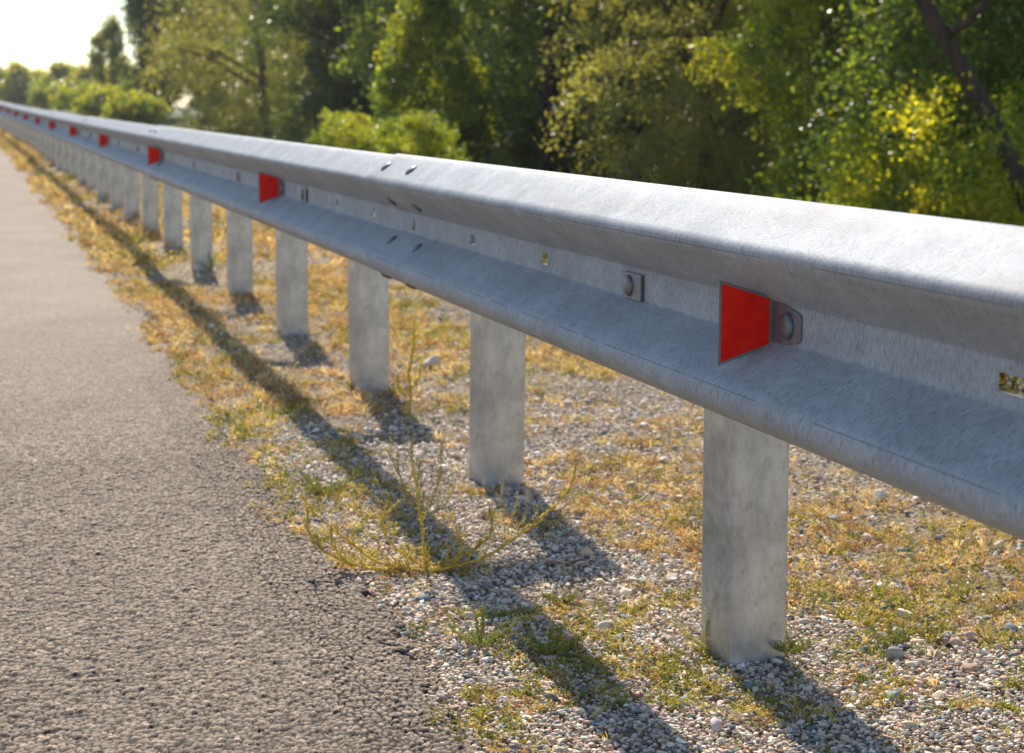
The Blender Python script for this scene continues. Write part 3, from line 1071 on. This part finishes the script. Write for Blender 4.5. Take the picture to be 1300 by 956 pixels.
weed(1.06, 3.52, [
    [(0, 0, 0), (.0, 0, .04), (-.005, 0, .09), (-.005, 0, .13)],
    [(0, 0, 0), (.04, 0, .04), (.05, 0, .09), (.052, 0, .12)],
    [(0, 0, 0), (-.03, 0, .03), (-.045, 0, .08)],
    [(0, 0, 0), (.02, .02, .05), (.028, .02, .10)],
    ], 'small dry twiggy weed growing in the shadow below the second post', M['stem_o'], M['wleaf'], .0012, 18, .006, .5, seed_=4, twl=.025)
weed(1.22, 5.05, [
    [(0, 0, 0), (.004, 0, .06), (.0, 0, .13), (.012, 0, .20), (.018, 0, .27)],
    [(0, 0, .05), (-.03, 0, .09), (-.035, 0, .13)],
    [(0, 0, .08), (.03, 0, .12), (.035, 0, .17)],
    ], 'upright weed with pale yellow flowers between the second and third posts', M['stem_y'], M['flower'], .0018, 60, .010, .5, seed_=6, bud=True, twl=.02)
weed(1.175, 2.66, [
    [(0, 0, 0), (.01, 0, .03), (.03, 0, .055), (.035, 0, .075)],
    [(0, 0, 0), (-.02, -.01, .02), (-.045, -.01, .035), (-.07, -.01, .06)],
    [(0, 0, 0), (.03, -.02, .01), (.08, -.02, .02), (.11, -.02, .05)],
    [(0, 0, 0), (-.01, 0, .04), (.0, 0, .07)],
    ], 'straggly weed at the foot of the nearest post', M['stem_o'], M['wleaf'], .0010, 34, .007, .7, seed_=8, twl=.025)
k_ = 0
for x_, y_, h_, lab in [
    (1.62, 2.86, .16, 'tallest dry stalk standing in front of the low end of the rail'),
    (1.50, 2.80, .09, 'short dry stalk between the nearest post and the tallest stalk'),
    (1.74, 2.80, .10, 'dry stalk near the right edge of the verge'),
    (1.33, 2.74, .07, 'reddish dry stalk close beside the nearest post'),
    (1.02, 3.93, .10, 'thin straw stalk leaning across the second post')]:
    k_ += 1
    weed(x_, y_, [[(0, 0, 0), (.004, 0, h_ * .4), (-.004, 0, h_ * .8), (.003, 0, h_)], [(0, 0, h_ * .3), (.01, 0, h_ * .45), (.014, 0, h_ * .62)]], lab,
         M['stem_o'], M['wleaf'], .0009, 22, .005, .35, cat='dry stalk', seed_=20 + k_, group='dry stalks standing on the verge', twl=.012, name='dry_stalk')
for i_, (x_, y_, sz, lab) in enumerate([
    (.80, 2.80, .07, 'low green creeping plant at the asphalt edge nearest the viewer'),
    (.90, 2.72, .06, 'low green creeping plant beside the rail shadow'),
    (1.30, 2.62, .055, 'bright green creeping plant just right of the nearest post foot'),
    (1.50, 2.62, .05, 'green creeping plant among grey stones at the lower right'),
    (1.02, 3.02, .03, 'tiny bright green seedling on bare gravel'),
    (.76, 4.05, .09, 'yellowish green tussock on the asphalt edge beyond the weed'),
    (1.58, 3.55, .06, 'olive tussock left of the nearest post on the far side')]):
    r_ = random.Random(50 + i_)
    paths = []
    for q in range(16):
        a_ = r_.uniform(0, 6.28); l_ = sz * r_.uniform(.6, 1.2); e_ = r_.uniform(.25, .8)
        paths.append([(0, 0, 0), (math.cos(a_) * l_ * .5, math.sin(a_) * l_ * .5, l_ * e_ * .35), (math.cos(a_) * l_, math.sin(a_) * l_, l_ * e_)])
    weed(x_, y_, paths, lab, M['stem_y'], M['gleaf'], .0007, 60, .0065, .5, cat='plant', seed_=60 + i_, group='creeping plants on the gravel', twl=.012, name='creeping_plant')

# ------------------------------------------------------------------ trees
def limb_tubes(paths):
    V = []; F = []
    for pts, r0, r1 in paths:
        v, f_ = tube(smooth_path(pts, 5), r0, r1, 8)
        k_ = len(V); V += v; F += [tuple(i + k_ for i in q) for q in f_]
    return V, F


LEAF = np.array([(0, 0, 0), (.32, .42, .06), (0, 1, 0), (-.32, .42, .06)], float)
LEAFF = np.array([(0, 1, 2, 3)])


def tree(u, D, H, rad, z0, n, leaf, cols, label, name='tree', style='clump', kclump=60, rc=.35, seed_=1, trunk=True, group='trees beyond the guardrail', lean=(0, 0), cat='tree', hi=None, narrow=1.0, offs=(0, 0)):
    """u: bearing as an angle in degrees right of the road, D metres away; crown from z0 to H"""
    r_ = np.random.default_rng(seed_)
    bx, by = D * math.sin(R(u)), D * math.cos(R(u))
    bx0, bz = warp(np.float64(0.0), np.float64(by))
    bz = float(bz)
    gz = -.30 if bx > 5 else -.15
    root = empty(name, (bx, by, bz + gz))
    tag(root, label, cat, group)
    H = H - gz - bz; z0 = z0 - gz
    # clump centres, denser towards the outside of the crown
    cz = r_.uniform(0, 1, kclump)
    ang = r_.uniform(0, 2 * np.pi, kclump)
    prof_r = np.sin(np.pi * np.clip(.12 + .80 * cz, 0, 1)) ** .55 if style != 'poplar' else np.sin(np.pi * np.clip(.12 + .84 * cz, 0, 1)) ** .8 * (1 - .35 * cz)
    rr = rad * prof_r * np.sqrt(r_.uniform(.15, 1.0, kclump)) * r_.uniform(.75, 1.15, kclump) * (.65 + .75 * vnoise(ang * 1.1, cz * 3.5, seed_))
    C = np.stack([rr * np.cos(ang) + lean[0] * cz, rr * np.sin(ang) + lean[1] * cz, z0 + (H - z0) * cz], 1)
    rcs = rc * r_.uniform(.6, 1.35, kclump)
    w = rcs ** 2; w /= w.sum()
    ci = r_.choice(kclump, n, p=w)
    if style == 'willow':
        # drooping sprays: leaves hang along lines below the clump
        st = r_.integers(0, 9, n)
        hsh = hash2(ci * 31 + st, st * 7 + ci, seed_)
        hsh2 = hash2(ci * 17 + st, st * 3 + ci, seed_ + 5)
        a = hsh * 2 * np.pi; t = r_.uniform(0, 1, n)
        L = rcs[ci] * (1.1 + .8 * hsh2)
        out = L * .8 * np.sqrt(t); dz = L * (.35 * t - 1.0 * t * t)
        p = C[ci] + np.stack([np.cos(a) * out, np.sin(a) * out, dz], 1) + r_.normal(0, .055, (n, 3)) * (L[:, None] + .3)
    else:
        st = r_.integers(0, 14, n)
        dv = np.stack([hash2(ci * 31 + st, st + 1, seed_) - .5, hash2(ci * 13 + st, st + 2, seed_) - .5, hash2(ci * 7 + st, st + 3, seed_) - .35], 1)
        dv /= np.linalg.norm(dv, axis=1)[:, None]
        t = r_.uniform(.15, 1, n) ** .8
        p = C[ci] + dv * (rcs[ci] * t)[:, None] + r_.normal(0, .13, (n, 3)) * rcs[ci][:, None]
    p[:, 2] = np.maximum(p[:, 2], .08)
    sc = leaf * r_.uniform(.6, 1.3, n)
    global rng
    sv = rng; rng = r_
    rot = rand_rot(n)
    rng = sv
    ls = np.stack([sc * narrow, sc, sc], 1)
    v, f_ = scatter(LEAF, LEAFF, p, rot, ls)
    cols = np.array(cols)
    cclump = r_.integers(0, len(cols), kclump)
    cidx = np.where(r_.uniform(0, 1, n) < .6, cclump[ci], r_.integers(0, len(cols), n))
    c = cols[cidx] * r_.uniform(.75, 1.25, n)[:, None]
    mesh_np('crown', v, f_, M['leaf'], cols=np.repeat(c, 4, 0), parent=root)
    if trunk:
        tr = max(.05, H * .018)
        top = C[:, 2].max() * .8
        paths = [([(0, 0, -.2), (.05 * rad, .03, H * .2), (lean[0] * .4 - .04 * rad, lean[1] * .4, H * .45), (lean[0] * .9, lean[1] * .9, top)], tr, tr * .25)]
        pick = r_.choice(kclump, min(kclump, 16), replace=False)
        for q in pick:
            c_ = C[q]; zb = max(.15 * H * r_.uniform(.6, 1.2), c_[2] * r_.uniform(.45, .75))
            fz = zb / H
            b_ = (lean[0] * fz, lean[1] * fz, zb)
            mid = ((b_[0] + c_[0]) / 2 + r_.normal(0, .05), (b_[1] + c_[1]) / 2, (zb + c_[2]) / 2 + .08 * rad)
            paths.append(([b_, mid, tuple(c_)], tr * .38, tr * .08))
        V, F = limb_tubes(paths)
        mesh_py('trunk', V, F, M['bark'], root, smooth=True)
    return root


def B(px):
    return math.degrees(YAW + math.atan((px - 650) / 2195.5))


def T(v, D):
    """height above the road of what shows at picture row v at distance D"""
    return .93 + (138 - v) / 2195.5 * D


OLIVE = [(.20, .20, .08), (.25, .24, .10), (.14, .16, .06), (.28, .25, .11)]
GREEN = [(.10, .16, .04), (.15, .20, .05), (.08, .12, .035), (.20, .23, .05)]
DARK = [(.055, .085, .032), (.085, .115, .045), (.06, .095, .048), (.13, .15, .06)]
YEL = [(.26, .28, .045), (.33, .32, .05), (.20, .24, .045), (.42, .36, .045)]
SILV = [(.24, .24, .13), (.30, .29, .15), (.17, .19, .09), (.22, .20, .07)]
# front row, from the right edge of the picture to the far left
tree(B(1205), 13.0, .98, 1.0, .0, 17000, .045, [(.34, .36, .04), (.46, .42, .04), (.24, .29, .045), (.15, .20, .04), (.40, .36, .04)], 'bright yellow-green backlit shrub below the leaning trunk', 'shrub', 'clump', 60, .27, 11, trunk=False, cat='shrub', group='shrubs beyond the guardrail')
tree(B(1235), 18.5, 5.0, 1.5, .1, 60000, .055, GREEN + YEL[:1], 'green bushy tree behind the yellow-green shrub', 'tree', 'clump', 110, .40, 12)
tree(B(1055), 16.0, 3.6, .95, .0, 42000, .048, GREEN + YEL[:2], 'mid green young tree left of the yellow-green shrub', 'tree', 'clump', 90, .30, 13)
tree(B(890), 19.0, 6.0, 1.45, .1, 90000, .055, SILV + OLIVE[:2], 'silvery olive willow with drooping sprays in the right half', 'willow_tree', 'willow', 170, .42, 14, narrow=.55)
tree(B(990), 20.5, 5.5, 1.4, .1, 56000, .055, OLIVE, 'olive willow partly hidden behind the silvery one', 'willow_tree', 'willow', 120, .42, 15, narrow=.55)
tree(B(690), 26.0, 7.5, 2.0, .0, 90000, .065, DARK + GREEN[:1], 'dark dense broadleaf tree in the middle of the picture', 'tree', 'clump', 170, .48, 16)
tree(B(548), 23.0, 2.35, .95, .0, 34000, .055, GREEN + YEL[:2], 'bright green conical bush left of the dark middle tree', 'bush', 'poplar', 90, .26, 17, cat='bush', group='shrubs beyond the guardrail', trunk=False)
tree(B(455), 19.5, .80, .60, .0, 16000, .030, YEL[:3] + GREEN[:2], 'low yellow-green shrub, the left one of the pair seen over the rail', 'shrub', 'clump', 50, .16, 18, trunk=False, cat='shrub', group='shrubs beyond the guardrail')
tree(B(522), 19.0, .78, .55, .0, 16000, .030, YEL[:3] + GREEN[:2], 'low yellow-green shrub, the right one of the pair seen over the rail', 'shrub', 'clump', 50, .16, 19, trunk=False, cat='shrub', group='shrubs beyond the guardrail')
tree(B(450), 44.0, 9.0, 2.0, .0, 46000, .11, DARK, 'dark tree behind the pair of low yellow-green shrubs', 'tree', 'clump', 120, .65, 20)
tree(B(330), 56.0, 9.5, 3.0, .0, 70000, .12, SILV + OLIVE, 'rounded pale olive willow left of centre', 'willow_tree', 'willow', 150, .85, 21, narrow=.6)
tree(B(405), 52.0, 9.5, 1.7, .2, 34000, .12, OLIVE + GREEN[:1], 'olive willow overlapping the right side of the rounded one', 'willow_tree', 'willow', 100, .8, 22, narrow=.6)
tree(B(203), 78.0, 9.5, 1.35, .0, 50000, .15, DARK + GREEN, 'tall dark tree at the edge of the open sky', 'tree', 'poplar', 150, .75, 23)
tree(B(262), 76.0, 9.8, 1.3, .0, 30000, .15, DARK, 'tall dark tree between the sky-edge tree and the rounded willow', 'tree', 'poplar', 110, .75, 24)
tree(B(147), 82.0, T(36, 82), 1.0, .0, 7000, .15, OLIVE + GREEN, 'small slender tree standing apart against the white sky', 'tree', 'poplar', 60, .34, 25)
# low light shrubs between the far bend and the tall dark tree
for i_, (u_, D_, h_, r_2) in enumerate([(176, 66, T(134, 66), .9), (144, 72, T(128, 72), 1.1), (112, 85, T(121, 85), 1.4), (75, 100, T(118, 100), 1.4)]):
    tree(B(u_), D_, h_, r_2, .0, 8000, .13, YEL + GREEN, ['pale green roadside shrub nearest the tall dark tree', 'pale green roadside shrub, second from the tall dark tree', 'pale green roadside shrub, third from the tall dark tree', 'pale green roadside shrub farthest along the bend'][i_],
         'shrub', 'clump', 40, .5, 30 + i_, trunk=False, cat='shrub', group='shrubs beyond the guardrail')
# far tree line by the bend
far = []
FL = ['widest', 'leftmost spiky', 'second spiky', 'low rounded', 'tall pointed', 'pale pointed', 'slim', 'dark slim', 'rightmost rounded']
for i_, (u_, D_, h_, r_2) in enumerate([(-30, 150, T(97, 150), 3.4), (5, 150, T(99, 150), 2.6), (30, 145, T(95, 145), 1.6), (54, 160, T(103, 160), 2.4), (80, 140, T(93, 140), 1.6), (98, 150, T(98, 150), 1.9), (114, 135, T(96, 135), 1.5), (130, 140, T(97, 140), 1.6), (156, 125, T(90, 125), 2.0)]):
    tree(B(u_), D_, h_, r_2, .0, 9000, .26, OLIVE + YEL + GREEN[:1], FL[i_] + ' tree of the far hazy row by the bend', 'tree', 'poplar', 60, .6, 40 + i_, group='far trees by the bend', trunk=True)
# second row, filling the depth behind the first
back = tree(B(610), 36.0, 10.0, 2.6, .0, 60000, .12, DARK + GREEN, 'dark tree deep behind the middle of the front row', 'tree', 'clump', 130, .85, 60, group='dark trees behind the front row')
BL = [(1340, 24, 'behind the leaning trunk at the right edge'), (1270, 27, 'behind the right side of the yellow-green shrub'), (1130, 25, 'behind the gap left of the yellow-green shrub'), (1000, 29, 'behind the olive willow'), (860, 30, 'behind the silvery willow'), (770, 31, 'in the gap between the middle tree and the silvery willow'), (520, 44, 'behind the conical bush'), (380, 68, 'behind the overlapping willow'), (300, 88, 'behind the rounded willow'), (700, 42, 'deepest, behind the middle tree')]
for i_, (u_, D_, t_) in enumerate(BL):
    c_ = copy_tree(back)
    an = R(B(u_)); c_.location = (D_ * math.sin(an), D_ * math.cos(an), back.location.z + .02)
    c_.rotation_euler = (0, 0, 1.3 * i_); sc_ = .85 + .05 * (i_ % 4); c_.scale = (sc_, sc_, sc_)
    c_['label'] = 'dark tree ' + t_
# the leaning trunk at the right
def leaning():
    D = 12.5
    e = lambda px, v, D_: Vector((D_ * math.sin(R(B(px))), D_ * math.cos(R(B(px))), .928 + (138 - v) / 2195.5 * D_))
    b0 = e(1330, 300, D); root = empty('leaning_tree', (b0.x, b0.y, -.3))
    tag(root, 'tree with bare brown trunk leaning left at the upper right', 'tree', 'trees beyond the guardrail')
    o_ = Vector((b0.x, b0.y, -.3))
    pts = [Vector((b0.x + .15, b0.y, -.4)), e(1312, 270, D), e(1266, 172, D), e(1214, 88, D), e(1166, 14, D), e(1128, -60, D), e(1085, -190, D), e(1040, -380, D), e(1010, -560, D)]
    V, F = limb_tubes([([p - o_ for p in pts], .074, .033),
        ([e(1215, 82, D) - o_, e(1190, 70, D + .1) - o_, e(1165, 88, D + .2) - o_], .025, .008),
        ([e(1195, 45, D) - o_, e(1225, 25, D - .2) - o_, e(1262, -30, D - .3) - o_, e(1290, -160, D - .4) - o_], .04, .012),
        ([e(1140, -60, D) - o_, e(1190, -170, D + .2) - o_, e(1230, -330, D + .5) - o_], .045, .012)])
    mesh_py('trunk', V, F, M['bark'], root, smooth=True)
    r_ = np.random.default_rng(77)
    cs = []
    for q in range(60):
        t = r_.uniform(.35, 1.0); k_ = t * (len(pts) - 1); a_ = pts[int(k_)] if k_ < len(pts) - 1 else pts[-1]
        cs.append(np.array(a_ - o_) + r_.normal(0, .45, 3) + np.array([.45, .75, .2]))
    for q in range(26):
        cs.append(np.array(e(r_.uniform(1235, 1330), r_.uniform(-60, 150), D + r_.uniform(.45, 1.1)) - o_))
    cs = np.array(cs); n = 26000; ci = r_.integers(0, len(cs), n)
    p = cs[ci] + r_.normal(0, .16, (n, 3))
    v, f_ = scatter(LEAF, LEAFF, p, rand_rot(n), .05 * r_.uniform(.6, 1.3, n))
    cl = np.array(GREEN + DARK); c = cl[r_.integers(0, len(cl), n)]
    mesh_np('crown', v, f_, M['leaf'], cols=np.repeat(c, 4, 0), parent=root)
leaning()
# ------------------------------------------------------------------ haze
V = [(x, y, z) for x in (-330, 330) for y in (-60, 520) for z in (-3.5, 16)]
F = [(0, 1, 3, 2), (4, 6, 7, 5), (0, 4, 5, 1), (2, 3, 7, 6), (0, 2, 6, 4), (1, 5, 7, 3)]
mt = bpy.data.materials.new('haze_air'); mt.use_nodes = True; nt = mt.node_tree
nt.nodes.remove(nt.nodes['Principled BSDF'])
pv = nt.nodes.new('ShaderNodeVolumePrincipled')
pv.inputs['Color'].default_value = (.86, .92, 1.0, 1)
pv.inputs['Density'].default_value = .0004
pv.inputs['Anisotropy'].default_value = .5
nt.links.new(pv.outputs[0], nt.nodes['Material Output'].inputs['Volume'])
hz = mesh_py('haze', V, F, mt)
tag(hz, 'thin pale haze hanging over the road towards the bend', 'haze', kind='stuff')
print('verts', sum(len(o.data.vertices) for o in bpy.data.objects if o.type == 'MESH'))
